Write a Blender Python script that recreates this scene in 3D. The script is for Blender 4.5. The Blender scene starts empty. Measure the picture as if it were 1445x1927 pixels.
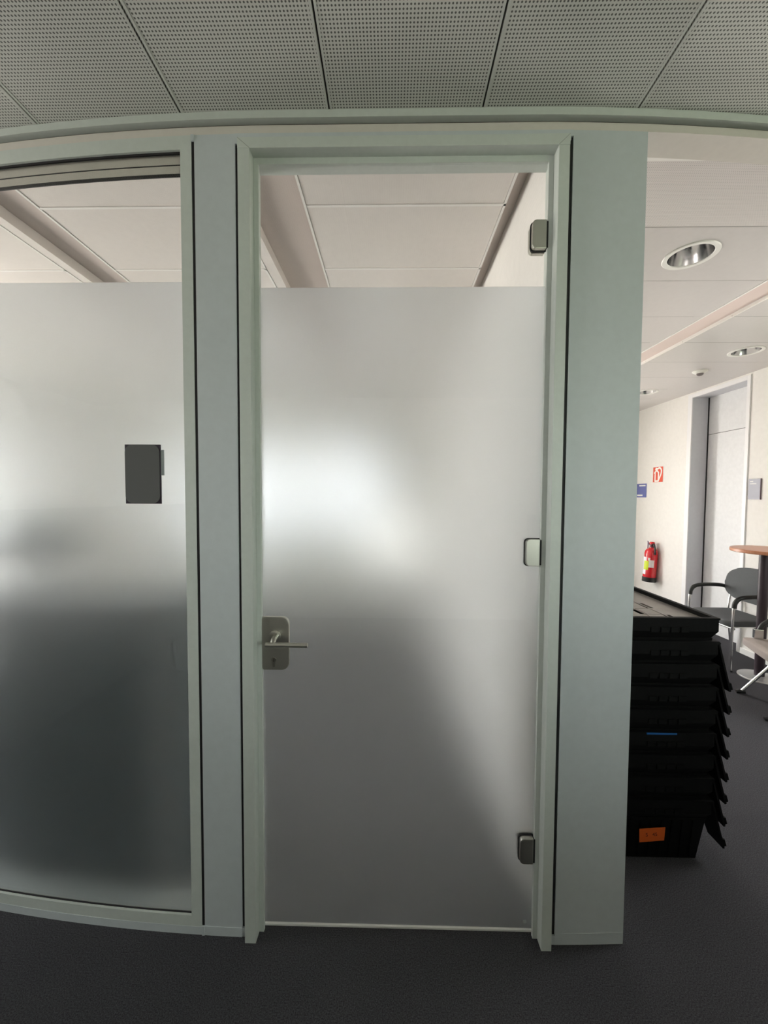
import bpy, bmesh, math, random
from mathutils import Vector, Matrix
random.seed(7)
C = bpy.context.scene.collection
SC = bpy.context.scene
R = math.radians

# ------------------------------------------------------------------ camera
cam = bpy.data.cameras.new('camera')
cam.sensor_fit = 'HORIZONTAL'; cam.sensor_width = 36.0
cam.lens = 36.0 * 730 / 1445
cam.clip_start = 0.05; cam.clip_end = 60
co = bpy.data.objects.new('camera', cam); C.objects.link(co)
yaw, pitch, roll = R(1.05), R(2.3), R(0.30)
fw = Vector((-math.sin(yaw)*math.cos(pitch), math.cos(yaw)*math.cos(pitch), -math.sin(pitch)))
rt = Vector((math.cos(yaw), math.sin(yaw), 0)); up = rt.cross(fw)
r2 = rt*math.cos(roll) + up*math.sin(roll); u2 = up*math.cos(roll) - rt*math.sin(roll)
co.matrix_world = Matrix(((r2.x, u2.x, -fw.x, 0), (r2.y, u2.y, -fw.y, 0), (r2.z, u2.z, -fw.z, 1.6), (0, 0, 0, 1)))
SC.camera = co

# ------------------------------------------------------------------ world: daylight outside the two facades
W = bpy.data.worlds.new('World'); SC.world = W; W.use_nodes = True
nt = W.node_tree; nt.nodes.clear()
tc = nt.nodes.new('ShaderNodeTexCoord'); sep = nt.nodes.new('ShaderNodeSeparateXYZ')
nt.links.new(tc.outputs['Generated'], sep.inputs[0])
def wramp(src, stops):
    n = nt.nodes.new('ShaderNodeValToRGB'); nt.links.new(src, n.inputs[0])
    e = n.color_ramp.elements
    while len(e) < len(stops): e.new(0.5)
    for k, (p, c) in enumerate(stops): e[k].position = p; e[k].color = (*c, 1)
    return n
mz = nt.nodes.new('ShaderNodeMath'); mz.operation = 'MULTIPLY_ADD'
nt.links.new(sep.outputs['Z'], mz.inputs[0]); mz.inputs[1].default_value = .5; mz.inputs[2].default_value = .5
far = wramp(mz.outputs[0], [(0.0, (.85, .80, .74)), (.46, (.80, .77, .72)), (.52, (.95, .94, .91)), (1, (.92, .95, 1.0))])      # open side: pale sky, paving below
near = wramp(mz.outputs[0], [(0.0, (.24, .28, .19)), (.47, (.28, .33, .23)), (.58, (.66, .74, .70)), (1, (.62, .74, .80))])    # courtyard with greenery
mxx = nt.nodes.new('ShaderNodeMath'); mxx.operation = 'MULTIPLY_ADD'; mxx.inputs[1].default_value = .8
mab = nt.nodes.new('ShaderNodeMath'); mab.operation = 'ABSOLUTE'; nt.links.new(sep.outputs['X'], mab.inputs[0])
nt.links.new(mab.outputs[0], mxx.inputs[0]); nt.links.new(sep.outputs['Y'], mxx.inputs[2])
my = nt.nodes.new('ShaderNodeMath'); my.operation = 'MULTIPLY'; my.use_clamp = True; my.inputs[1].default_value = 4
nt.links.new(mxx.outputs[0], my.inputs[0])
mx = nt.nodes.new('ShaderNodeMixRGB'); nt.links.new(my.outputs[0], mx.inputs[0])
nt.links.new(near.outputs[0], mx.inputs[1]); nt.links.new(far.outputs[0], mx.inputs[2])
bg = nt.nodes.new('ShaderNodeBackground'); bg.inputs['Strength'].default_value = 7.5
nt.links.new(mx.outputs[0], bg.inputs[0])
wo = nt.nodes.new('ShaderNodeOutputWorld'); nt.links.new(bg.outputs[0], wo.inputs[0])

SC.view_settings.view_transform = 'Standard'; SC.view_settings.look = 'None'
SC.view_settings.gamma = 1; SC.view_settings.use_curve_mapping = False
SC.view_settings.exposure = 1.8
SC.cycles.use_denoising = True
SC.cycles.max_bounces = 10; SC.cycles.diffuse_bounces = 6; SC.cycles.transmission_bounces = 8; SC.cycles.transparent_max_bounces = 12
SC.cycles.sample_clamp_indirect = 6.0
SC.cycles.caustics_reflective = True; SC.cycles.caustics_refractive = True

def portal_side(name, y0, y1, z0, z1, x):
    l = bpy.data.lights.new(name, 'AREA'); l.shape = 'RECTANGLE'
    l.size = z1-z0; l.size_y = y1-y0; l.cycles.is_portal = True
    o = bpy.data.objects.new(name, l); C.objects.link(o)
    o.location = (x, (y0+y1)/2, (z0+z1)/2); o.rotation_euler = (0, R(-90), 0)
def portal(name, x0, x1, z0, z1, y, facing):          # sky portal filling a window opening
    l = bpy.data.lights.new(name, 'AREA'); l.shape = 'RECTANGLE'
    l.size = x1-x0; l.size_y = z1-z0; l.cycles.is_portal = True
    o = bpy.data.objects.new(name, l); C.objects.link(o)
    o.location = ((x0+x1)/2, y, (z0+z1)/2)
    o.rotation_euler = (R(90 if facing > 0 else -90), 0, 0)   # +1 looks towards +Y
    return o

# ------------------------------------------------------------------ helpers
def M(name, col, rough=.5, metal=0, spec=.5, **kw):
    m = bpy.data.materials.new(name); m.use_nodes = True
    b = m.node_tree.nodes['Principled BSDF']
    b.inputs['Base Color'].default_value = (*col, 1); b.inputs['Roughness'].default_value = rough
    b.inputs['Metallic'].default_value = metal; b.inputs['Specular IOR Level'].default_value = spec
    for k, v in kw.items(): b.inputs[k.replace('_', ' ')].default_value = v
    return m
def noisy(m, scale, amount, bump=0, detail=3, dist=.002):
    """fine procedural mottling (and grain) in object space"""
    t = m.node_tree; b = t.nodes['Principled BSDF']
    g = t.nodes.new('ShaderNodeNewGeometry')
    n = t.nodes.new('ShaderNodeTexNoise'); n.inputs['Scale'].default_value = scale; n.inputs['Detail'].default_value = detail
    t.links.new(g.outputs['Position'], n.inputs['Vector'])
    c = b.inputs['Base Color'].default_value[:3]
    r = t.nodes.new('ShaderNodeValToRGB'); t.links.new(n.outputs['Fac'], r.inputs[0])
    r.color_ramp.elements[0].position = .3; r.color_ramp.elements[1].position = .7
    r.color_ramp.elements[0].color = (*[v*(1-amount) for v in c], 1)
    r.color_ramp.elements[1].color = (*[min(1, v*(1+amount)) for v in c], 1)
    t.links.new(r.outputs[0], b.inputs['Base Color'])
    if bump:
        bp = t.nodes.new('ShaderNodeBump'); bp.inputs['Strength'].default_value = bump; bp.inputs['Distance'].default_value = dist
        t.links.new(n.outputs['Fac'], bp.inputs['Height']); t.links.new(bp.outputs[0], b.inputs['Normal'])
    return m
def perforated(m, pitch, hole, dark):
    """round holes on a square grid, in world metres"""
    t = m.node_tree; b = t.nodes['Principled BSDF']
    g = t.nodes.new('ShaderNodeNewGeometry'); s = t.nodes.new('ShaderNodeSeparateXYZ'); t.links.new(g.outputs['Position'], s.inputs[0])
    def mm(op, a, bb=None):
        n = t.nodes.new('ShaderNodeMath'); n.operation = op
        for i, v in enumerate((a, bb)):
            if v is None: continue
            if isinstance(v, (int, float)): n.inputs[i].default_value = v
            else: t.links.new(v, n.inputs[i])
        return n.outputs[0]
    sq = []
    for ax in 'XY':
        u = mm('SUBTRACT', mm('FRACT', mm('ADD', mm('DIVIDE', s.outputs[ax], pitch), 1000.0)), .5)
        sq.append(mm('MULTIPLY', u, u))
    inside = mm('LESS_THAN', mm('SQRT', mm('ADD', sq[0], sq[1])), hole)
    mixn = t.nodes.new('ShaderNodeMixRGB'); t.links.new(inside, mixn.inputs[0])
    mixn.inputs[1].default_value = b.inputs['Base Color'].default_value; mixn.inputs[2].default_value = (*dark, 1)
    t.links.new(mixn.outputs[0], b.inputs['Base Color'])
    return m

class MB:
    def __init__(s): s.b = bmesh.new()
    def box(s, x0, x1, y0, y1, z0, z1, bev=0, mi=0):
        vs = [s.b.verts.new((x, y, z)) for x in (x0, x1) for y in (y0, y1) for z in (z0, z1)]
        fs = [s.b.faces.new([vs[i] for i in q]) for q in ((0,1,3,2),(4,6,7,5),(0,4,5,1),(2,3,7,6),(0,2,6,4),(1,5,7,3))]
        for f in fs: f.material_index = mi
        if bev:
            es = list({e for f in fs for e in f.edges})
            r = bmesh.ops.bevel(s.b, geom=es, offset=bev, segments=2, profile=.5, affect='EDGES')
            for f in r['faces']: f.material_index = mi
        return s
    def cbox(s, x0, x1, y0, y1, z0, z1, n=24, ztop=None):
        """box that follows the gentle curve of the partition"""
        rings = []
        for i in range(n+1):
            x = x0+(x1-x0)*i/n; d = curve(x); zt = z1 if ztop is None else ztop(x)
            rings.append([s.b.verts.new(p) for p in ((x, y0+d, z0), (x, y1+d, z0), (x, y1+d, zt), (x, y0+d, zt))])
        for a, c in zip(rings, rings[1:]):
            for k in range(4): s.b.faces.new((a[k], c[k], c[(k+1) % 4], a[(k+1) % 4]))
        s.b.faces.new(rings[0]); s.b.faces.new(rings[-1][::-1])
        return s
    def prism(s, pts, ax, d0, d1, mi=0, bev=0):
        """polygon pts (2D) extruded along axis ax from d0 to d1"""
        def P(p, d):
            return {'x': (d, p[0], p[1]), 'y': (p[0], d, p[1]), 'z': (p[0], p[1], d)}[ax]
        a = [s.b.verts.new(P(p, d0)) for p in pts]; c = [s.b.verts.new(P(p, d1)) for p in pts]
        n = len(pts); fs = [s.b.faces.new(a), s.b.faces.new(c[::-1])]
        for i in range(n): fs.append(s.b.faces.new((a[i], a[(i+1) % n], c[(i+1) % n], c[i])))
        for f in fs: f.material_index = mi
        if bev:
            es = list({e for f in fs[:2] for e in f.edges})
            bmesh.ops.bevel(s.b, geom=es, offset=bev, segments=2, profile=.5, affect='EDGES')
        return s
    def tube(s, pts, r, n=12, cap=True, mi=0):
        pts = [Vector(p) for p in pts]; rr = r if isinstance(r, (list, tuple)) else [r]*len(pts)
        rings = []; nrm = None
        for i, p in enumerate(pts):
            t = (pts[min(i+1, len(pts)-1)]-pts[max(i-1, 0)]).normalized()
            if nrm is None:
                nrm = t.cross(Vector((0, 0, 1)) if abs(t.z) < .9 else Vector((1, 0, 0))).normalized()
            nrm = (nrm-t*nrm.dot(t)).normalized(); bi = t.cross(nrm)
            rings.append([s.b.verts.new(p+(nrm*math.cos(a)+bi*math.sin(a))*rr[i]) for a in (2*math.pi*k/n for k in range(n))])
        for a, c in zip(rings, rings[1:]):
            for k in range(n):
                f = s.b.faces.new((a[k], a[(k+1) % n], c[(k+1) % n], c[k])); f.material_index = mi
        if cap:
            for f in (s.b.faces.new(rings[0][::-1]), s.b.faces.new(rings[-1])): f.material_index = mi
        return s
    def lathe(s, prof, n=32, cx=0, cy=0, mi=0):
        """profile of (radius, z) turned about the vertical at cx, cy"""
        rings = [[s.b.verts.new((cx+max(r, 1e-5)*math.cos(2*math.pi*k/n), cy+max(r, 1e-5)*math.sin(2*math.pi*k/n), z)) for k in range(n)] for r, z in prof]
        for a, c in zip(rings, rings[1:]):
            for k in range(n):
                f = s.b.faces.new((a[k], a[(k+1) % n], c[(k+1) % n], c[k])); f.material_index = mi
        return s
    def plate(s, xs, ys, z0, z1, holes=()):
        """slab between x and y limits with round holes (cx, cy, r); each hole gets a square cell"""
        X = sorted({*xs, *[h[0]+d*h[2]*1.25 for h in holes for d in (-1, 1)]})
        Y = sorted({*ys, *[h[1]+d*h[2]*1.25 for h in holes for d in (-1, 1)]})
        for x0, x1 in zip(X, X[1:]):
            for y0, y1 in zip(Y, Y[1:]):
                h = next((h for h in holes if abs(h[0]-(x0+x1)/2) < 1e-4 and abs(h[1]-(y0+y1)/2) < 1e-4), None)
                if h is None:
                    s.b.faces.new([s.b.verts.new(p) for p in ((x0, y0, z0), (x0, y1, z0), (x1, y1, z0), (x1, y0, z0))])
                else:
                    n = 40; a = []; c = []; hw = h[2]*1.25
                    for k in range(n):
                        t = 2*math.pi*k/n; q = max(abs(math.cos(t)), abs(math.sin(t)))
                        a.append(s.b.verts.new((h[0]+h[2]*math.cos(t), h[1]+h[2]*math.sin(t), z0)))
                        c.append(s.b.verts.new((h[0]+hw*math.cos(t)/q, h[1]+hw*math.sin(t)/q, z0)))
                    for k in range(n): s.b.faces.new((a[k], a[(k+1) % n], c[(k+1) % n], c[k]))
        return s
    def build(s, name, mat, parent=None, smooth=False, loc=None):
        bmesh.ops.recalc_face_normals(s.b, faces=s.b.faces)
        me = bpy.data.meshes.new(name); s.b.to_mesh(me); s.b.free()
        for m in (mat if isinstance(mat, (list, tuple)) else [mat]): me.materials.append(m)
        if smooth:
            for p in me.polygons: p.use_smooth = True
            try: me.set_sharp_from_angle(angle=R(35))
            except Exception: pass
        o = bpy.data.objects.new(name, me); C.objects.link(o)
        if parent: o.parent = parent
        if loc: o.location = loc
        return o
def rrect(x0, x1, y0, y1, r, n=6):
    if not isinstance(r, (tuple, list)): r = [r]*4          # bl, br, tr, tl
    out = []
    for (cx, cy, a0), q in zip(((x0, y0, 180), (x1, y0, 270), (x1, y1, 0), (x0, y1, 90)), r):
        sx = 1 if cx == x0 else -1; sy = 1 if cy == y0 else -1
        if q <= 0: out.append((cx, cy)); continue
        for k in range(n+1):
            a = R(a0+90*k/n); out.append((cx+sx*q+q*math.cos(a), cy+sy*q+q*math.sin(a)))
    return out
def tag(o, label=None, cat=None, group=None, kind=None):
    if label: o['label'] = label
    if cat: o['category'] = cat
    if group: o['group'] = group
    if kind: o['kind'] = kind
    return o
def empty(name, loc=(0, 0, 0), rz=0):
    o = bpy.data.objects.new(name, None); C.objects.link(o); o.location = loc; o.rotation_euler = (0, 0, rz)
    o.empty_display_size = .1
    return o
def copy_tree(o, parent=None):
    c = o.copy(); C.objects.link(c); c.parent = parent
    for ch in list(o.children): copy_tree(ch, c)
    return c
def text_mesh(name, body, size, mat, parent, mw, extrude=.0004, align='LEFT'):
    cu = bpy.data.curves.new(name, 'FONT'); cu.body = body; cu.size = size; cu.extrude = extrude; cu.align_x = align
    to = bpy.data.objects.new(name, cu); C.objects.link(to)
    dg = bpy.context.evaluated_depsgraph_get()
    me = bpy.data.meshes.new_from_object(to.evaluated_get(dg)); me.materials.clear(); me.materials.append(mat)
    bpy.data.objects.remove(to); me.transform(mw)
    o = bpy.data.objects.new(name, me); C.objects.link(o); o.parent = parent
    return o
def curve(x): return .057*max(0, min(abs(x), 1.8)-.4)**2        # the partition bows gently away on both sides of the door
def smooth_path(pts, n=6):
    """Catmull-Rom through the points"""
    P = [Vector(p) for p in pts]; P = [2*P[0]-P[1]]+P+[2*P[-1]-P[-2]]; out = []
    for i in range(1, len(P)-2):
        for k in range(n):
            t = k/n; a, b, c, d = P[i-1:i+3]
            out.append(.5*((2*b)+(c-a)*t+(2*a-5*b+4*c-d)*t*t+(3*b-a-3*c+d)*t**3))
    out.append(P[-2]); return out

# ------------------------------------------------------------------ materials
m_frame = noisy(M('grey lacquered aluminium', (.59, .63, .595), .42), 60, .02)
m_panel = noisy(M('grey wall panel', (.56, .60, .62), .5), 40, .02)
m_black = M('black gasket', (.012, .010, .012), .7)
m_head = noisy(M('light beige head profile', (.66, .62, .57), .5), 40, .02)
m_ceil_p = perforated(M('perforated metal ceiling', (.66, .66, .62), .45), .0098, .27, (.12, .12, .11))
m_ceil = noisy(M('smooth metal ceiling', (.80, .755, .72), .30), 30, .015)
m_rim = M('white ceiling joint', (.90, .88, .85), .45)
m_channel = M('plaster soffit', (.68, .60, .56), .8)
m_void = M('dark ceiling void', (.02, .02, .02), .9)
m_wall = noisy(M('cream plaster wall', (.79, .765, .735), .8), 25, .02)
m_white = noisy(M('white wall paint', (.80, .78, .74), .7), 25, .02)
m_carpet = noisy(M('dark needle felt carpet', (.055, .054, .060), .95, spec=.15), 260, .55, .6, 4, .003)
m_steel = M('brushed stainless steel', (.56, .55, .50), .38, 1)
m_chrome = M('chrome', (.80, .80, .80), .12, 1)
m_greyfab = noisy(M('dark grey fabric', (.10, .105, .11), .9), 500, .25, .3)
m_taupefab = noisy(M('taupe fabric', (.34, .29, .27), .9), 500, .12, .3)
m_blackpl = M('black plastic', (.008, .008, .008), .45)
m_crate = noisy(M('black crate plastic', (.0045, .0045, .0045), .6, spec=.12), 90, .3)
m_door2 = noisy(M('pale grey door leaf', (.72, .72, .73), .5), 30, .03)
m_reveal = noisy(M('grey door reveal', (.60, .60, .63), .55), 30, .02)

def glass_mat(name, tint=(.97, .99, .98), base=.03):
    m = bpy.data.materials.new(name); m.use_nodes = True; t = m.node_tree; t.nodes.clear()
    tr = t.nodes.new('ShaderNodeBsdfTransparent'); tr.inputs[0].default_value = (*tint, 1)
    gl = t.nodes.new('ShaderNodeBsdfGlossy'); gl.inputs['Roughness'].default_value = .02
    lw = t.nodes.new('ShaderNodeLayerWeight'); lw.inputs[0].default_value = .5
    pw = t.nodes.new('ShaderNodeMath'); pw.operation = 'POWER'; pw.inputs[1].default_value = 5; t.links.new(lw.outputs['Facing'], pw.inputs[0])
    fr = t.nodes.new('ShaderNodeMath'); fr.operation = 'MULTIPLY_ADD'; fr.inputs[1].default_value = .8; fr.inputs[2].default_value = base
    t.links.new(pw.outputs[0], fr.inputs[0])
    mx = t.nodes.new('ShaderNodeMixShader'); o = t.nodes.new('ShaderNodeOutputMaterial')
    t.links.new(fr.outputs[0], mx.inputs[0]); t.links.new(tr.outputs[0], mx.inputs[1]); t.links.new(gl.outputs[0], mx.inputs[2])
    t.links.new(mx.outputs[0], o.inputs[0]); return m
m_glass = glass_mat('clear glass', (.99, .99, .985))
def frosted(name, rough, diff, tint):
    m = bpy.data.materials.new(name); m.use_nodes = True; t = m.node_tree; t.nodes.clear()
    rf = t.nodes.new('ShaderNodeBsdfRefraction'); rf.inputs['Roughness'].default_value = rough; rf.inputs['IOR'].default_value = 1.45
    rf.inputs['Color'].default_value = (*tint, 1)
    tl = t.nodes.new('ShaderNodeBsdfTranslucent'); tl.inputs['Color'].default_value = (*tint, 1)
    df = t.nodes.new('ShaderNodeBsdfDiffuse'); df.inputs['Color'].default_value = (.8, .82, .8, 1)
    a = t.nodes.new('ShaderNodeMixShader'); a.inputs[0].default_value = diff
    b = t.nodes.new('ShaderNodeMixShader'); b.inputs[0].default_value = .05
    o = t.nodes.new('ShaderNodeOutputMaterial')
    t.links.new(rf.outputs[0], a.inputs[1]); t.links.new(tl.outputs[0], a.inputs[2])
    t.links.new(a.outputs[0], b.inputs[1]); t.links.new(df.outputs[0], b.inputs[2]); t.links.new(b.outputs[0], o.inputs[0])
    return m
m_frost = frosted('frosted film', .46, .12, (.94, .96, .98))
m_diffuser = bpy.data.materials.new('white light diffuser'); m_diffuser.use_nodes = True
_t = m_diffuser.node_tree; _t.nodes.clear(); _a = _t.nodes.new('ShaderNodeBsdfTranslucent'); _a.inputs[0].default_value = (.52, .53, .55, 1)
_b = _t.nodes.new('ShaderNodeBsdfDiffuse'); _b.inputs[0].default_value = (.8, .78, .74, 1); _m = _t.nodes.new('ShaderNodeMixShader'); _m.inputs[0].default_value = .5
_o = _t.nodes.new('ShaderNodeOutputMaterial'); _t.links.new(_a.outputs[0], _m.inputs[1]); _t.links.new(_b.outputs[0], _m.inputs[2]); _t.links.new(_m.outputs[0], _o.inputs[0])

# ------------------------------------------------------------------ structure
XL, XR, YB, YF, CZ = -4.8, 3.63, -2.3, 6.2, 2.87
PY, FY, BY = 1.335, 1.315, 1.43        # panel face, door frame face, back of the partition
RX = .553                              # room's right wall
def struct(mb, name, mat, **k): return tag(mb.build(name, mat, **k), kind='structure')

struct(MB().box(XL-.2, XR+.3, YB-.2, YF+.2, -.08, 0), 'floor', m_carpet)

# ceiling: three zones hang from one structure
ceil = tag(empty('ceiling', (0, 0, 0)), kind='structure')
c = MB().box(XL-.2, XR+.3, YB-.2, YF+.2, CZ+.16, CZ+.24); c.build('slab', m_void, ceil)
seams = [-4.8, -4.3, -3.79, -3.28, -2.77, -2.26, -1.75, -1.221, -.708, -.211, .291, .798, 1.31, 1.82, 2.33, 2.84, 3.35, 3.63]
c = MB(); e = MB()
for a, b in zip(seams, seams[1:]):
    c.box(a+.003, b-.003, YB, 1.50, CZ, CZ+.02)
    for x in (a+.003, b-.010): e.box(x, x+.007, YB, 1.50, CZ-.0012, CZ)
c.build('perforated_panels', m_ceil_p, ceil); e.build('panel_edges', M('painted panel edge', (.64, .65, .61), .4), ceil)
# room zone
c = MB(); e = MB()
rows = [1.54, 1.745, 2.215, 2.69, 3.16, 3.63, 4.10, 4.57, 5.04, 5.51, YF]
chan = [(-4.2, -2.77+.0), (-2.965, -2.77), (-1.785, -1.575), (-.645, -.39)]
spans = [(-2.77, -1.85), (-1.575, -.705), (-.39, .49)]
for x0, x1 in spans + [(XL, -3.03)]:
    for a, b in zip(rows, rows[1:]):
        c.box(x0+.012, x1-.012 if x1 == .49 else x1, a+.004, b-.004, CZ, CZ+.02)
        e.box(x0+.012, x1, b-.006, b+.006, CZ-.003, CZ+.004)
    e.box(x0, x0+.010, rows[0], YF, CZ-.003, CZ+.02); e.box(x1-.010, x1, rows[0], YF, CZ-.003, CZ+.02)
    e.box(x0, x1, rows[0]-.02, rows[0]+.0, CZ-.004, CZ+.02)
c.build('room_panels', m_ceil, ceil); e.build('panel_joints', m_rim, ceil)
c = MB()
for x in (-1.85, -.705, -3.03):
    c.box(x+.002, x+.055, 1.54, YF, CZ-.001, CZ+.05)
    c.box(x+.055, x+.060, 1.54, YF, CZ-.004, CZ+.05)
c.build('channel_edges', m_ceil, ceil)
c = MB(); c.box(XL, RX, BY, YF, CZ+.055, CZ+.15); c.build('soffit', m_channel, ceil)
# hall zone with round openings for the downlights
LIGHTS = [(1.56, 2.115), (3.06, 3.465), (3.06, 4.78)]
c = MB(); e = MB(); p = MB()
hrows = [1.53, 1.897, 2.353, 2.81, 3.27, 3.73, 4.19, 4.65, 5.11, 5.57, YF]
for k, (a, b) in enumerate(zip(hrows, hrows[1:])):
    for x0, x1 in ((.841, 2.19), (2.375, XR)):
        hs = [(x, y, .100) for x, y in LIGHTS if x0 < x < x1 and a < y < b]
        if k == 0: p.box(x0, x1, a, b-.002, CZ, CZ+.02)
        else: c.plate((x0, x1), (a+.0015, b-.0015), CZ, CZ+.02, hs)
        e.box(x0, x1, b-.0025, b+.0025, CZ+.001, CZ+.01)
p.build('hall_perforated_panels', perforated(M('fine perforated ceiling', (.72, .68, .66), .5), .0075, .24, (.45, .42, .41)), ceil)
c.build('hall_panels', noisy(M('hall metal ceiling', (.62, .59, .575), .36), 30, .015), ceil)
e.build('panel_gaps', M('panel joint shade', (.45, .42, .40), .6), ceil)
e = MB()
for x0, x1 in ((2.178, 2.190), (2.375, 2.383)): e.box(x0, x1, 1.53, YF, CZ-.003, CZ+.04)
e.box(.841, XR, 1.505, 1.53, CZ-.004, CZ+.03)
e.build('channel_edge', m_rim, ceil)
c = MB(); c.box(2.19, 2.375, 1.53, YF, CZ+.02, CZ+.03); c.build('channel_soffit', M('pinkish soffit', (.74, .62, .58), .8), ceil)

# shell walls
OP_L = [(-.55, .35, 1.45, 2.58), (.47, 1.27, 1.45, 2.58), (1.65, 3.20, .25, 2.40)]
w = MB(); y = YB
for a, b, z0, z1 in OP_L:
    w.box(XL-.15, XL, y, a, 0, CZ+.16); w.box(XL-.15, XL, a, b, 0, z0); w.box(XL-.15, XL, a, b, z1, CZ+.16); y = b
w.box(XL-.15, XL, y, YF, 0, CZ+.16)
struct(w, 'wall_left', m_white)
for q, (a, b, z0, z1) in enumerate(OP_L+[(1.7, 2.6, 1.1, 1.9)]):  # the last opening is an unseen window added to brighten the hall
    xw = XL-.07 if q < len(OP_L) else XR+.13
    portal_side('window_daylight', a, b, z0, z1, xw+(-.05 if q < len(OP_L) else .05))
    if q == len(OP_L): [o for o in C.objects if o.type == 'LIGHT'][-1].rotation_euler = (0, R(90), 0)
    wn = tag(empty('window_%d' % (8+q), (xw, a, z0)), kind='structure'); L_ = b-a; H = z1-z0; t = .05
    fr = MB(); fr.box(-.03, .03, 0, L_, 0, t); fr.box(-.03, .03, 0, L_, H-t, H); fr.box(-.03, .03, 0, t, t, H-t); fr.box(-.03, .03, L_-t, L_, t, H-t); fr.build('window_frame', m_frame, wn)
    MB().box(-.004, .004, t, L_-t, t, H-t).build('pane', m_glass, wn)
w = MB()                                                      # hall wall with the recessed door
DY0, DY1, DZ = 4.065, 4.795, 2.81
w.box(XR, XR+.26, YB, 1.7, 0, CZ+.16); w.box(XR, XR+.26, 1.7, 2.6, 0, 1.1); w.box(XR, XR+.26, 1.7, 2.6, 1.9, CZ+.16); w.box(XR, XR+.26, 2.6, DY0, 0, CZ+.16); w.box(XR, XR+.26, DY1, YF, 0, CZ+.16); w.box(XR, XR+.26, DY0, DY1, DZ, CZ+.16)
struct(w, 'wall_right', m_wall)
struct(MB().box(RX, .841, BY, YF, 0, CZ+.16), 'wall_room', m_wall)
struct(MB().box(-2.75, -2.60, YB, 1.0, 0, 1.50), 'wall_light_block', M('dark grey light block', (.16, .17, .17), .6))  # added out of view to keep low light off the lower panels
struct(MB().box(1.2, XR, -.7, -.6, 0, 1.45), 'wall_light_block_right', M('dark grey right light block', (.16, .17, .17), .6))  # second added unseen blocker, shades the foot of the end panel
struct(MB().cbox(XL, -2.76, BY, BY+.01, 0, CZ+.16, 12), 'wall_partition_back', m_white)
OP_F = [(-3.3, -1.56, .90, 2.45), (-1.455, -1.41, 1.62, 2.12), (-1.30, -.12, 1.08, 2.45), (-.07, .13, .74, .98), (1.0, 1.95, .30, 2.40)]  # narrow slit and small low opening are added for glow spots behind the film
OP_B = [(2.15, 3.5, 1.45, 2.65)]
def facade(name, y0, y1, ops, mat):
    w = MB(); x = XL-.15
    for a, b, z0, z1 in ops:
        w.box(x, a, y0, y1, 0, CZ+.16); w.box(a, b, y0, y1, 0, z0); w.box(a, b, y0, y1, z1, CZ+.16); x = b
    w.box(x, XR+.26, y0, y1, 0, CZ+.16)
    return struct(w, name, mat)
facade('wall_back', YF, YF+.2, OP_F, m_white)
facade('wall_front', YB-.2, YB, OP_B, m_white)
k = 2
for y, ops, f in ((YF+.1, OP_F, -1), (YB-.1, OP_B, 1)):
    for a, b, z0, z1 in ops:
        portal('window_daylight', a, b, z0, z1, y+.08*(-f), f)
        wn = tag(empty('window_%d' % k, ((a+b)/2, y, z0)), kind='structure'); k += 1
        fr = MB(); t = .05; h = (b-a)/2; H = z1-z0
        fr.box(-h, h, -.03, .03, 0, t); fr.box(-h, h, -.03, .03, H-t, H); fr.box(-h, -h+t, -.03, .03, t, H-t); fr.box(h-t, h, -.03, .03, t, H-t)
        if b-a < .5: t = .008; fr = MB().box(-h, h, -.03, .03, 0, t)
        if b-a > 2: fr.box(-t/2, t/2, -.03, .03, t, H-t)
        fr.build('window_frame', m_frame, wn)
        MB().box(-h+t, h-t, -.004, .004, t, H-t).build('pane', m_glass, wn)
        if b < 1 and b-a > .5: MB().box(-h+t*.5, h-t*.5, -.055, -.052, t*.5, H-t*.5).build('light_diffuser', m_diffuser, wn)  # unseen sheet added to dim and spread the sky light

# ceiling trims and head beam over the partition
struct(MB().cbox(XL, XR, 1.322, 1.346, 2.845, CZ-.0005, 60), 'trim_1', m_frame)
struct(MB().cbox(XL, XR, PY, BY, 2.808, 2.833, 60), 'trim_2', m_head)
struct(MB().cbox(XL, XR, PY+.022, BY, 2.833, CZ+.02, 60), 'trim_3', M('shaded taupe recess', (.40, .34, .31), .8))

# partition: infill panels with dark shadow gaps
part = tag(empty('wall_partition', (0, 0, 0)), kind='structure')
for name, x0, x1 in (('infill_panel', -.669, -.530), ('end_panel', .5935, .841), ('side_panel', XL, -2.75)):
    b = MB(); b.cbox(x0, x1, PY, BY, 0, 2.808, 8); b.build(name, m_panel, part)
b = MB()
for x0, x1 in ((-.6785, -.6695), (-.5295, -.505), (.565, .593)): b.box(x0, x1, PY+.006, BY-.01, .03, 2.79)
b.build('shadow_gap', m_black, part)
b = MB()                                                       # closing pieces above and below the gaps
for x0, x1 in ((-.679, -.669), (-.530, -.505), (.565, .5935)):
    b.box(x0, x1, PY+.0005, BY, 2.788, 2.808); b.box(x0, x1, PY+.001, BY, 0, .034)
b.box(-.53, .585, PY, BY-.002, 2.775, 2.808)
b.build('closer', m_panel, part)
b = MB(); b.cbox(.5935, .839, PY-.0015, PY, 0, .042, 4); b.cbox(-.669, -.532, PY-.0015, PY, 0, .034, 4); b.cbox(-2.75, -.679, PY-.001, BY, 0, .030, 30)
b.build('plinth', m_panel, part)

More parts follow.
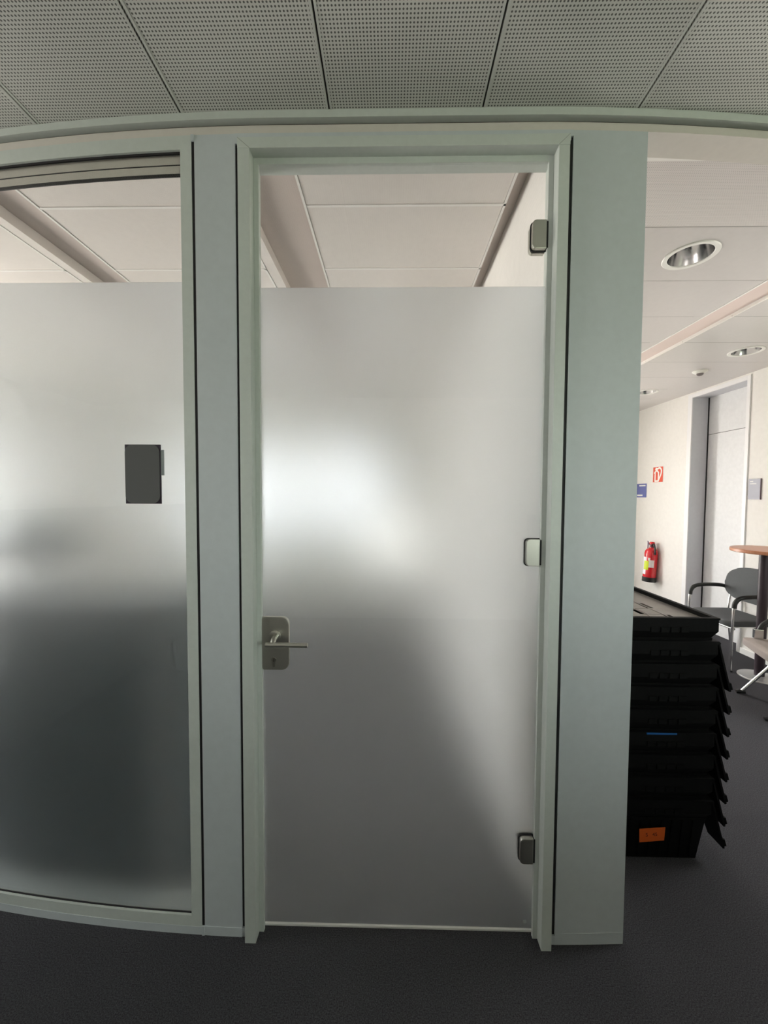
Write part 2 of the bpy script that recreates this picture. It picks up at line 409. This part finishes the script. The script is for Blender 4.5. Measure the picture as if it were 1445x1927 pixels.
# ------------------------------------------------------------------ window_1: glazed bay left of the door
win = tag(empty('window_1', (0, 0, 0)), kind='structure')
b = MB()
b.cbox(-2.75, -.679, PY, BY, 2.763, 2.808, 30); b.cbox(-2.75, -.679, PY, BY, .030, .070, 30)
b.cbox(-.718, -.679, PY, BY, .070, 2.763, 2); b.cbox(-2.75, -2.71, PY, BY, .070, 2.763, 2)
b.build('window_frame', m_frame, win)
b = MB()
b.cbox(-2.71, -.718, PY+.008, PY+.014, 2.757, 2.763, 30); b.cbox(-2.71, -.718, PY+.018, PY+.022, 2.690, 2.700, 30)
b.cbox(-2.71, -.718, PY+.020, PY+.03, 2.729, 2.7315, 30); b.cbox(-2.71, -.718, PY+.008, PY+.012, .070, .073, 30)
b.cbox(-.7195, -.718, PY+.006, PY+.02, .070, 2.763, 2)
b.build('gasket', m_black, win)
b = MB(); b.cbox(-2.71, -.718, PY+.022, PY+.032, 2.700, 2.729, 30); b.cbox(-2.71, -.718, PY+.022, PY+.032, 2.7315, 2.763, 30)
b.build('head_profile', m_head, win)
b = MB(); b.cbox(-2.71, -.7195, PY+.010, PY+.016, .070, 2.757, 30); b.build('pane', m_glass, win)
b = MB(); b.cbox(-2.71, -.7195, PY+.0165, PY+.0175, .070, 2.33, 30, ztop=lambda x: 1.6+.733*(1+curve(x)/1.36))
b.build('frosted_film', m_frost, win)

# ------------------------------------------------------------------ door_1: frosted glass door
door = tag(empty('door_1', (0, 0, 0)), kind='structure')
b = MB()
xo0, xi0, xi1, xo1, zt, zi = -.514, -.474, .538, .574, 2.778, 2.744
for x0, x1 in ((xo0, xi0), (xi1, xo1)): b.box(x0, x1, FY, BY-.005, 0, zi, .0015)
b.prism([(xo0, zi+.0), (xi0+.0, zi), (xi1, zi), (xo1, zi), (xo1, zt), (xo0, zt)], 'y', FY, BY-.005)
b.build('door_frame', m_frame, door)
b = MB()                                                       # mitre joints of the frame corners
for sx, x0, x1 in ((1, xo0, xi0), (-1, xo1, xi1)):
    b.prism([(x0, zt), (x0+sx*.0012, zt), (x1+sx*.0006, zi+.0006), (x1-sx*.0006, zi)], 'y', FY-.0003, FY+.001)
b.build('mitre_joint', M('mitre line', (.22, .24, .22), .6), door)
b = MB(); s = .017; ys, ye = 1.353, 1.366
b.box(xi0, xi0+s, ys, ye, 0, zi-.02, .001); b.box(xi1-s, xi1, ys, ye, 0, zi-.02, .001); b.box(xi0, xi1, ys, ye, zi-.022, zi, .001)
b.build('door_stop', m_frame, door)
gx0, gx1, gy, gz0, gz1 = -.470, .534, 1.369, .012, 2.738
leaf = MB().box(gx0, gx1, gy, gy+.008, gz0, gz1, .0006).build('glass_leaf', m_glass, door)
MB().box(gx0, gx1, gy+.0085, gy+.0095, gz0, 2.326).build('frosted_film', m_frost, leaf)
MB().box(gx0+.004, gx1-.004, gy+.001, gy+.009, .006, .0125).build('light_line', M('white light line', (.85, .85, .82), .4, Emission_Strength=0), leaf)  # white strip stands in for the line of light under the leaf
MB().lathe([(.0, 0), (.0065, 0), (.007, .0006), (.0065, .0012), (0, .0012)], 20).build('round_sticker', M('milky sticker', (.62, .66, .66), .5), leaf, loc=(.498, gy-.0002, .047)).rotation_euler = (R(90), 0, 0)
# lock case
lock = MB().prism(rrect(-.4565, -.361, .980, 1.170, (.006, .024, .024, .006)), 'y', gy-.016, gy-.0002, bev=.002).build('lock_case', m_steel, door)
MB().prism(rrect(-.466, -.455, .983, 1.167, .001), 'y', gy-.012, gy-.0002).build('strike_edge', m_blackpl, lock)
MB().prism([(-.409+.020*math.cos(a), 1.103+.020*math.sin(a)) for a in (2*math.pi*k/32 for k in range(32))], 'y', gy-.020, gy-.016, bev=.001).build('rose', m_steel, lock, smooth=True)
hy = gy-.062
MB().tube([(-.405, gy-.018, 1.103), (-.405, gy-.040, 1.102)], .0105, 20).build('spindle_neck', m_steel, lock, smooth=True)
pth = [(-.405, gy-.036, 1.103), (-.405, gy-.05, 1.099), (-.404, hy+.004, 1.092), (-.404, hy, 1.089)]
MB().tube(smooth_path(pth), .0095, 16).tube([(-.430, hy, 1.088), (-.4292, hy, 1.088), (-.284, hy, 1.088), (-.283, hy, 1.088)], [.0072, .0082, .0082, .0072], 20).build('lever', m_steel, lock, smooth=True)
MB().prism([(-.4145+.0085*math.cos(a), 1.017+.0085*math.sin(a)) for a in (R(-60+300*k/20) for k in range(21))] + [(-.4185, .993), (-.4145, .990), (-.4105, .993)][::-1][::-1], 'y', gy-.0185, gy-.016).build('key_cylinder', M('dull nickel cylinder', (.40, .38, .33), .35, 1), lock)
MB().box(-.4153, -.4137, gy-.0188, gy-.0184, 1.009, 1.022).build('keyhole', m_blackpl, lock)
# hinges
for zc in (2.485, 1.407, .330):
    h = MB().prism(rrect(.470, .517, zc-.047, zc+.047, (.013, .002, .002, .013), 3), 'y', gy-.020, gy-.0002, bev=.0018).build('hinge', m_steel, door)
    MB().box(.517, .524, gy-.017, gy-.0002, zc-.044, zc+.044, .001).build('knuckle', m_blackpl, h)
    MB().prism(rrect(.4675, .522, zc-.0495, zc+.0495, (.014, .002, .002, .014), 3), 'y', gy-.004, gy-.0001).build('backing_plate', m_black, h)
    MB().prism(rrect(.470, .522, zc-.047, zc+.047, (.013, .002, .002, .013), 3), 'y', gy+.010, gy+.026, bev=.0018).build('clamp_plate', m_steel, h)

# ------------------------------------------------------------------ door_2: recessed door in the hall wall
d2 = tag(empty('door_2', (XR, 0, 0)), kind='structure')
b = MB(); b.box(.19, .235, DY0, DY1, 0, 2.360, .001); b.box(.19, .235, DY0, DY1, 2.366, DZ, .001); b.build('door_leaf', m_door2, d2)
MB().box(.20, .23, DY0, DY1, 2.358, 2.368).build('seam', m_black, d2)
b = MB(); b.box(.0, .19, DY1-.006, DY1, 0, DZ); b.box(0, .19, DY0, DY0+.006, 0, DZ); b.box(0, .19, DY0, DY1, DZ-.006, DZ)
b.build('reveal_lining', m_reveal, d2)
b = MB()
b.box(-.012, .004, DY1-.004, DY1+.060, 0, DZ+.04, .002); b.box(-.012, .004, DY0-.035, DY0+.004, 0, DZ+.04, .002); b.box(-.012, .004, DY0+.004, DY1-.004, DZ-.004, DZ+.04, .002)
b.build('casing', M('white casing', (.80, .79, .80), .4), d2)
MB().box(.180, .19, DY1-.014, DY1-.006, 0, DZ).build('edge_seal', m_black, d2)
sk = M('pale skirting', (.76, .75, .74), .5)
struct(MB().box(XR-.012, XR-.0005, DY1+.062, YF, 0, .06, .002).box(XR-.012, XR-.0005, BY, DY0-.037, 0, .06, .002), 'baseboard_right', sk)

# ------------------------------------------------------------------ nameplate on the glazed bay
dn = curve(-.87); ny = PY+.0095+dn
np_ = tag(empty('room_nameplate', (-.872, ny, 1.570)), 'dark rectangular room nameplate with plain grey insert, stuck on the left glass pane', 'sign')
MB().box(-.0635, .0625, -.006, -.0003, 0, .2075, .0008).build('backing_plate', M('dark violet plate', (.022, .010, .028), .35), np_)
MB().prism(rrect(-.062, .0600, .002, .2060, .024), 'y', -.0085, -.006, bev=.0006).build('redaction', M('plain mid grey insert', (.13, .13, .13), .8, spec=.1), np_)  # grey patch shaped like a redaction mark over the plate
MB().box(.0628, .0735, -.005, -.0008, .100, .189, .0006).build('side_tab', M('grey aluminium tab', (.33, .36, .37), .5), np_)

# ------------------------------------------------------------------ ceiling downlights and detector
proto = None
labels = ['large round recessed downlight nearest the grey end panel, chrome reflector',
          'round recessed downlight at right, near the ceiling detector and above the chairs',
          'small farthest downlight, half hidden behind the grey end panel']
for (x, y), lb in zip(LIGHTS, labels):
    if proto is None:
        t = empty('downlight')
        MB().lathe([(.099, .004), (.099, -.002), (.102, -.005), (.121, -.006), (.125, -.003), (.125, 0.0)], 48).build('trim_ring', M('white downlight ring', (.85, .84, .80), .4), t, smooth=True)
        MB().lathe([(.099, .0), (.092, .03), (.075, .075), (.045, .115), (.0, .12)], 48).build('reflector', M('satin aluminium reflector', (.62, .61, .62), .16, 1), t, smooth=True)
        MB().lathe([(.0, .062), (.020, .064), (.026, .075), (.026, .115)], 24).build('bulb', M('unlit bulb', (.5, .5, .48), .5), t, smooth=True)
        proto = t
    else: t = copy_tree(proto)
    t.location = (x, y, CZ); tag(t, lb, 'ceiling light', 'recessed downlights in the hall ceiling')
sd = tag(empty('ceiling_detector', (3.08, 3.99, CZ)), 'small white dome detector on the hall ceiling with a dark underside', 'detector')
MB().lathe([(0, 0), (.062, 0), (.064, -.008), (.050, -.020), (.036, -.026), (0, -.026)], 32).build('base', M('white detector base', (.80, .79, .74), .45), sd, smooth=True)
MB().lathe([(.030, -.026), (.027, -.040), (.016, -.048), (.0, -.050)], 24).build('dome', M('dark detector dome', (.18, .15, .15), .3), sd, smooth=True)

# ------------------------------------------------------------------ signs on the hall wall (face -X)
def wall_sign(name, yc, zb, w, h, mat, label, cat, depth=.006):
    t = tag(empty(name, (XR, yc, zb)), label, cat)
    MB().box(-depth, -.0003, -w/2, w/2, 0, h, .0008).build('plate', mat, t)
    return t
m_wht = M('white print', (.85, .84, .80), .6)
t = wall_sign('fire_extinguisher_sign', 5.363, 1.815, .195, .205, M('signal red', (.72, .075, .03), .5), 'red square sign with white extinguisher symbol, high on the cream hall wall', 'sign', .004)
# viewed from the hall: +y is to the left of the sign
def S(u, v): return (.0975-u*.195, v*.205)
g = MB()
lift = [0]
def stroke(pts, w):
    pts = [Vector((*S(*q), 0)) for q in pts]
    for a, b in zip(pts, pts[1:]):
        lift[0] += .00004
        d = (b-a); n = Vector((-d.y, d.x, 0)).normalized()*w/2; e_ = d.normalized()*w*.3
        g.prism([(q.x, q.y) for q in (a-n-e_, b-n+e_, b+n+e_, a+n-e_)], 'x', -.0044-lift[0], -.0036)
stroke([(.22, .07), (.22, .66), (.30, .74), (.44, .74), (.56, .62), (.56, .07), (.22, .07)], .022)
stroke([(.38, .74), (.38, .84)], .022); stroke([(.24, .84), (.44, .86)], .020); stroke([(.28, .93), (.46, .88)], .016)
stroke(smooth_path([(.46, .88, 0), (.68, .93, 0), (.84, .78, 0), (.82, .55, 0), (.72, .35, 0), (.60, .16, 0)], 4) and [(p.x, p.y) for p in smooth_path([(.46, .88, 0), (.68, .93, 0), (.84, .78, 0), (.82, .55, 0), (.72, .35, 0), (.60, .16, 0)], 4)], .022)
stroke([(.20, .66), (.13, .60)], .015)
g.build('symbol', m_wht, t)
MB().box(-.0043, -.0035, -.0995, -.0975, -.002, .207).build('border', m_wht, t)
t = wall_sign('blue_wall_sign', 5.70, 1.606, .215, .197, M('blue sign face', (.13, .15, .40), .5), 'blue sign at the far left of the cream hall wall, beside the grey end panel', 'sign')
MB().box(-.0068, -.0058, -.090, .05, .160, .176).build('lettering', m_wht, t)
MB().box(-.0068, -.0058, -.03, .09, .018, .040).build('lettering', m_wht, t)
t = wall_sign('grey_door_sign', 3.944, 1.590, .125, .205, M('grey blue sign face', (.36, .36, .42), .5), 'grey upright room sign on the wall right of the recessed door', 'sign', .012)
MB().box(-.0128, -.0118, .012, .045, .174, .182).build('lettering', m_wht, t)
MB().box(-.0128, -.0118, -.022, .045, .152, .159).build('lettering', m_wht, t)
MB().box(-.0115, 0, -.0665, -.0627, -.001, .206).build('edge', M('dark sign edge', (.12, .08, .10), .6), t)

# ------------------------------------------------------------------ fire extinguisher
fe = tag(empty('fire_extinguisher', (3.535, 5.34, .455)), 'red wall-hung fire extinguisher with white labels and a yellow tag', 'fire extinguisher')
fe.rotation_euler = (0, 0, 0)
tilt = Matrix.Rotation(R(3.2), 4, 'Y')
red = M('red extinguisher paint', (.62, .012, .02), .25, Coat_Weight=.5)
r = .078
def fp(mb, name, mat, parent=fe, smooth=True):
    o = mb.build(name, mat, parent, smooth=smooth)
    o.data.transform(tilt) if parent is fe else o.data.transform(tilt)
    return o
cyl = fp(MB().lathe([(0, .02), (r-.002, .022), (r, .03), (r, .39), (.072, .42), (.055, .445), (.03, .458), (.028, .47), (0, .47)], 36), 'cylinder', red)
fp(MB().lathe([(0, 0), (r+.002, 0), (r+.004, .01), (r+.004, .060), (r, .064)], 36), 'foot_ring', m_blackpl)
fp(MB().lathe([(0, .46), (.024, .46), (.026, .49), (.022, .515), (0, .515)], 20), 'valve', M('dark valve body', (.12, .02, .04), .4))
fp(MB().lathe([(0, .510), (.030, .512), (.032, .53), (.024, .545), (0, .548)], 20), 'knob', red)
fp(MB().tube(smooth_path([(-.02, .015, .50), (-.03, .045, .545), (-.01, .068, .53), (0, .080, .46), (0, .080, .40)]), .0075, 8), 'carry_handle', M('grey handle', (.20, .14, .20), .5))
fp(MB().tube(smooth_path([(-.01, -.015, .50), (-.012, -.055, .515), (-.012, -.085, .45), (-.012, -.098, .38)]), [.011]*18+[.014], 10), 'hose', m_blackpl)
fp(MB().tube(smooth_path([(0, .082, .06), (0, .10, .10), (0, .12, .14)]), [.010]*12+[.018], 10), 'nozzle', m_blackpl)
def patch(a0, a1, z0, z1, rr, name, mat):
    b = MB(); n = 10
    for i in range(n):
        q = [R(a0+(a1-a0)*j/n) for j in (i, i+1)]
        b.b.faces.new([b.b.verts.new((rr*math.cos(a), rr*math.sin(a), z)) for a, z in ((q[0], z0), (q[1], z0), (q[1], z1), (q[0], z1))])
    return fp(b, name, mat)
patch(150, 200, .10, .335, r+.0008, 'instruction_label', M('white label', (.82, .78, .84), .5))
patch(222, 268, .20, .30, r+.0008, 'instruction_label', M('white label with pink rim', (.80, .70, .68), .5))
patch(178, 222, .165, .285, r+.004, 'inspection_tag', M('yellow inspection tag', (.62, .72, .02), .5))
patch(214, 232, .292, .330, r+.002, 'gauge', M('cream gauge', (.80, .74, .66), .5))
fp(MB().box(.070, .094, -.03, .03, .30, .40, .002), 'wall_bracket', m_blackpl, smooth=False)

# ------------------------------------------------------------------ crates: nested black lidded crates
CW, CD, CH = .405, .60, .29
def lid_half():
    """half lid, hinge edge on local y axis, free edge with interlocking fingers; lies in the xy plane towards +x"""
    pts = [(0, .012)]; n = 6; L = CD-.024
    edge = []
    for k in range(n):
        y0 = .012+L*k/n; y1 = .012+L*(k+1)/n
        xo = .222 if k % 2 == 0 else .130
        edge += [(xo, y0+.006), (xo, y1-.006)]
    pts = [(0, .012)]+edge+[(0, .012+L)]
    return pts
def make_crate(closed=False):
    t = empty('nested_crate')
    b = MB(); x0, y0 = -CW/2, -CD/2
    # tapered hollow body
    def ring(w, d, z): return [b.b.verts.new((sx*w/2, sy*d/2, z)) for sx, sy in ((-1, -1), (1, -1), (1, 1), (-1, 1))]
    def link(a, c):
        for k in range(4): b.b.faces.new((a[k], a[(k+1) % 4], c[(k+1) % 4], c[k]))
    r0 = ring(.330, .525, 0); r1 = ring(.372, .567, .20); r2 = ring(.366, .561, CH-.004); r3 = ring(.324, .519, .004)
    b.b.faces.new(r0); link(r0, r1); link(r3, r2); b.b.faces.new(r3)
    # rim band with a lip, chamfered at the bottom corners
    o1 = ring(CW-.04, CD-.04, .20); o2 = ring(CW-.006, CD-.006, .232); o3 = ring(CW-.006, CD-.006, CH-.008); o4 = ring(CW, CD, CH-.008); o5 = ring(CW, CD, CH); o6 = ring(.366, .561, CH); o7 = ring(.366, .561, CH-.004)
    link(r1, o1); link(o1, o2); link(o2, o3); link(o3, o4); link(o4, o5); link(o5, o6); link(o6, o7)
    for k in range(4):                                         # raised vent bars on both short faces
        for yy in (-CD/2-.001, CD/2-.002):
            xx = -.085+k*.042
            b.box(xx, xx+.033, yy, yy+.003, CH-.062, CH-.040)
    for k in range(7):                                         # ribs on the lower body
        xx = -.14+k*.045
        b.prism([(-.2625, .01), (-.280, .19), (-.2885, .19), (-.271, .01)], 'x', xx, xx+.006)
    b.build('crate_body', m_crate, t)
    for s in (1, -1):
        lb = MB().prism(lid_half(), 'z', -.004, .004)
        if not closed:
            for k in range(5): lb.box(.02, .150, .05+k*.115, .058+k*.115, .004, .008)
            for k in (0, 2, 4): lb.box(.190, .2215, .024+k*.096, .096+k*.096, .003, .018, .002)
        else:
            lb.box(.15, .157, .03, .57, .004, .0055)
        lb.tube([(0, .01, 0), (0, CD-.01, 0)], .006, 10)
        lid = lb.build('lid', m_crate if not closed else m_lidtop, t)
        if closed:
            lid.location = (s*(CW/2-.010), -CD/2*s, CH-.022)
            lid.rotation_euler = (0, 0, R(180) if s > 0 else 0)
            lid.location.y = CD/2 if s > 0 else -CD/2
            if s > 0: MB().prism(rrect(.118, .148, .07, .17, .012), 'z', .0041, .0046).build('grip_slot', m_black, lid)
        else:                                                  # opened right back, hanging beside the body
            rot = Matrix.Rotation(R(0 if s > 0 else 180), 4, 'Z') @ Matrix.Rotation(R(74), 4, 'Y')
            lid.matrix_basis = Matrix.Translation((s*(CW/2+.008), -s*CD/2, CH-.012)) @ rot
    return t
m_lidtop = noisy(M('crate lid painted sheen', (.20, .185, .17), .32), 14, .12)  # pale base colour stands in for light reflecting off the black lid
CX, CY = 1.196, 1.95
open_c = make_crate(); n = 9
words = ['lowest black crate on the carpet, with an orange price sticker', 'second lowest crate of the nested black stack, just above the stickered one',
         'third lowest crate of the nested black stack beside the grey end panel', 'fourth lowest nested crate, directly under the blue strip',
         'nested black crate with a thin blue strip under its rim', 'nested black crate directly above the one with the blue strip',
         'third crate from the top of the nested black stack', 'second crate from the top, its open lid hanging right below the top crate', 'topmost black crate of the nested stack, its lid folded shut']
crates = []
for k in range(n):
    t = (open_c if k == 0 else copy_tree(open_c)) if k < n-1 else make_crate(True)
    t.location = (CX, CY, .001+.1*k); t.rotation_euler = (0, 0, R(random.uniform(-.35, .35)))
    tag(t, words[k], 'crate', 'nested black lidded crates'); crates.append(t)
o_lab = M('orange sticker', (.62, .10, .008), .6)
lab = MB().prism([(-.054, -.035), (.052, -.024), (.056, .036), (-.056, .026)], 'y', -.0006, 0).build('price_sticker', o_lab, crates[0], loc=(-.047, -.2915, .128))
ink = M('dark print', (.10, .012, .004), .7)
text_mesh('print', '5   45', .022, ink, lab, Matrix.Translation((-.028, -.0008, -.008)) @ Matrix.Rotation(R(-5), 4, 'Y') @ Matrix.Rotation(R(90), 4, 'X'))
MB().box(-.092, .036, -.3025, -.2995, CH-.107+.0, CH-.100).build('blue_strip', M('blue strip', (.01, .10, .32), .5), crates[5-1+0])

# ------------------------------------------------------------------ chair against the wall (faces -X)
def pad(pts, z0, z1, r, name, mat, parent):
    o = MB().prism(pts, 'z', z0, z1, bev=r).build(name, mat, parent, smooth=True)
    s = o.modifiers.new('soft', 'SUBSURF'); s.levels = 1; s.render_levels = 1
    return o
ch = tag(empty('armchair', (3.35, 3.84, 0), R(0)), 'grey fabric visitor chair with curved black arms, standing against the hall wall', 'chair')
seat = pad(rrect(-.235, .20, -.235, .235, (.07, .04, .04, .07), 5), .405, .465, .018, 'seat', m_greyfab, ch)
bp = [(.25*math.copysign(abs(math.cos(a))**.75, math.cos(a)), .735+.172*math.copysign(abs(math.sin(a))**.62, math.sin(a))) for a in (2*math.pi*k/40 for k in range(40))]
bk = MB().prism(bp, 'x', -.018, .018, bev=.010).build('backrest', m_greyfab, ch, smooth=True); bk.location = (.198, 0, 0)
bk.data.transform(Matrix.Translation((0, 0, .735)) @ Matrix.Rotation(R(7), 4, 'Y') @ Matrix.Translation((0, 0, -.735)))
for v in bk.data.vertices: v.co.x += -1.1*v.co.y**2+.03
for s in (-1, 1):
    y = .262*s
    MB().tube(smooth_path([(-.215, y, .0), (-.212, y, .30), (-.207, y, .55), (-.200, y, .61)]), .0115, 14).build('front_leg', m_chrome, ch, smooth=True)
    MB().tube(smooth_path([(.235, y*.94, .0), (.205, y*.94, .25), (.185, y*.94, .42), (.205, y*.94, .60), (.215, y*.93, .66)]), .0115, 14).build('rear_leg', m_chrome, ch, smooth=True)
    MB().tube(smooth_path([(-.201, y, .59), (-.192, y, .64), (-.150, y, .680), (-.06, y, .695), (.07, y, .695), (.16, y, .680), (.205, y*.95, .645)]), .019, 14).build('armrest', m_blackpl, ch, smooth=True)
    MB().tube([(-.21, y, .015), (-.21, y, 0)], .015, 12).build('glide', m_blackpl, ch)
    MB().tube([(.235, y*.94, .015), (.235, y*.94, 0)], .015, 12).build('glide', m_blackpl, ch)
b = MB()
for x in (-.19, .185): b.tube([(x, -.26, .395), (x, .26, .395)], .010, 10)
b.tube([(-.19, -.2, .395), (.185, -.2, .395)], .008, 8).tube([(-.19, .2, .395), (.185, .2, .395)], .008, 8)
b.build('seat_frame', m_chrome, ch, smooth=True)

# ------------------------------------------------------------------ second chair, slanting chrome legs; faces left into the hall
c2 = tag(empty('slant_leg_chair', (3.02, 2.895, 0), R(-20.4)), 'taupe upholstered chair with slanting chrome legs, cut by the right edge', 'chair')
seat = pad(rrect(-.235, .235, -.24, .24, (.06, .05, .05, .03), 5), .405, .470, .018, 'seat', m_taupefab, c2)
for s in (-1, 1):
    y = .215*s
    MB().tube([(-.225, y, .022), (.05, y, .395)], .0125, 14).build('leg', m_chrome, c2, smooth=True)
    MB().tube([(.235, y, .022), (.06, y, .395)], .0125, 14).build('leg', m_chrome, c2, smooth=True)
    MB().tube([(-.262, y, .012), (-.205, y, .022)], [.012, .018], 12).build('foot_cap', m_blackpl, c2, smooth=True)
    MB().tube([(.262, y, .012), (.215, y, .022)], [.012, .018], 12).build('foot_cap', m_blackpl, c2, smooth=True)
    MB().box(-.165, -.105, y-.012, y+.022 if s > 0 else y+.012, .47, .545, .004).build('arm_bracket', m_chrome, c2)
    MB().tube(smooth_path([(-.13, y+.004*s, .535), (-.10, y+.01*s, .59), (-.02, y+.01*s, .645), (.10, y+.01*s, .66), (.20, y, .655)]), .016, 12).build('armrest', m_blackpl, c2, smooth=True)
bk = MB().prism(rrect(-.22, .22, .53, .88, .08), 'x', -.02, .02, bev=.012).build('backrest', m_taupefab, c2, smooth=True); bk.location = (.235, 0, 0)
MB().tube([(.06, -.215, .395), (.06, .215, .395)], .011, 10).build('cross_bar', m_chrome, c2)
for s in (-1, 1): MB().tube([(.20, s*.15, .44), (.235, s*.15, .60)], .010, 10).build('back_support', m_chrome, c2)

# ------------------------------------------------------------------ standing table
tb = tag(empty('standing_table', (3.31, 3.40, 0)), 'high round table with reddish wooden top, dark column and round foot', 'table')
wood = M('reddish beech', (.50, .20, .10), .35)
t_ = wood.node_tree; wv = t_.nodes.new('ShaderNodeTexNoise'); g_ = t_.nodes.new('ShaderNodeNewGeometry'); mp = t_.nodes.new('ShaderNodeMapping'); mp.inputs['Scale'].default_value = (3, 40, 3)
cr = t_.nodes.new('ShaderNodeValToRGB'); cr.color_ramp.elements[0].color = (.42, .15, .07, 1); cr.color_ramp.elements[1].color = (.60, .27, .15, 1)
t_.links.new(g_.outputs['Position'], mp.inputs[0]); t_.links.new(mp.outputs[0], wv.inputs['Vector']); t_.links.new(wv.outputs['Fac'], cr.inputs[0]); t_.links.new(cr.outputs[0], t_.nodes['Principled BSDF'].inputs['Base Color'])
MB().lathe([(0, 1.130), (.283, 1.130), (.288, 1.134), (.288, 1.156), (.284, 1.160), (0, 1.160)], 64).build('tabletop', wood, tb, smooth=True)
MB().lathe([(.036, .012), (.036, 1.130)], 28, -.01, .07).build('column', M('dark violet column', (.035, .022, .03), .4), tb, smooth=True)
MB().lathe([(0, 1.12), (.10, 1.12), (.10, 1.13)], 28, -.01, .07).build('mounting_plate', m_blackpl, tb, smooth=True)
MB().lathe([(0, 0), (.150, 0), (.150, .006), (.143, .012), (.05, .020), (0, .020)], 48, -.01, .07).build('foot_disc', M('light grey foot', (.50, .50, .50), .35, .6), tb, smooth=True)

# ------------------------------------------------------------------ behind the frosted bay: low cabinet with a leafy plant, seen as blurred shapes
cb = tag(empty('low_cabinet', (-1.31, 1.708, 0), R(-5.8)), 'dark teal cabinet behind the left frosted pane, a blurred dark block below its bright half', 'cabinet')
m_teal = M('dark teal cabinet', (.030, .058, .072), .5)
MB().box(-.51, .51, -.19, .20, .06, 1.15, .003).build('body', m_teal, cb)
MB().box(-.52, .52, -.215, .21, 1.15, 1.18, .003).build('worktop', m_teal, cb)
MB().box(-.505, .505, -.188, .18, 0, .06).build('base', m_blackpl, cb)
for i in range(4):
    d = MB().box(-.508+i*.255, -.258+i*.255, .200, .218, .08, 1.13, .002).build('door', m_teal, cb)
    MB().box(-.29+i*.255, -.278+i*.255, .218, .240, .62, .80, .002).build('handle', m_steel, d)
pl = tag(empty('potted_plant', (-1.66, 1.74, 1.18)), 'leafy potted plant, a blurred green patch behind the left frosted pane', 'plant')
MB().lathe([(0, 0), (.06, 0), (.082, .12), (.078, .12), (.070, .10), (0, .10)], 28).build('pot', M('dark green pot', (.05, .08, .07), .5), pl, smooth=True)
lf = MB(); st = MB()
for i in range(420):
    a = random.uniform(0, 6.28); e_ = random.uniform(.05, 1.2); L_ = random.uniform(.12, .26); z0 = random.uniform(.10, .20)
    d = Vector((math.cos(a)*math.cos(e_), math.sin(a)*math.cos(e_), math.sin(e_))); sd_ = d.cross(Vector((0, 0, 1))).normalized(); o_ = Vector((0, 0, z0))
    st.tube([o_, o_+d*L_*.5], .002, 5)
    q = [o_+d*L_*.45, o_+d*L_*.7+sd_*.042+Vector((0, 0, .008)), o_+d*L_*1.1-Vector((0, 0, .02)), o_+d*L_*.7-sd_*.042+Vector((0, 0, .008))]
    lf.b.faces.new([lf.b.verts.new(p) for p in q])
lf.build('leaves', M('green leaf', (.05, .14, .05), .5), pl); st.build('stems', M('stem green', (.08, .14, .05), .6), pl)
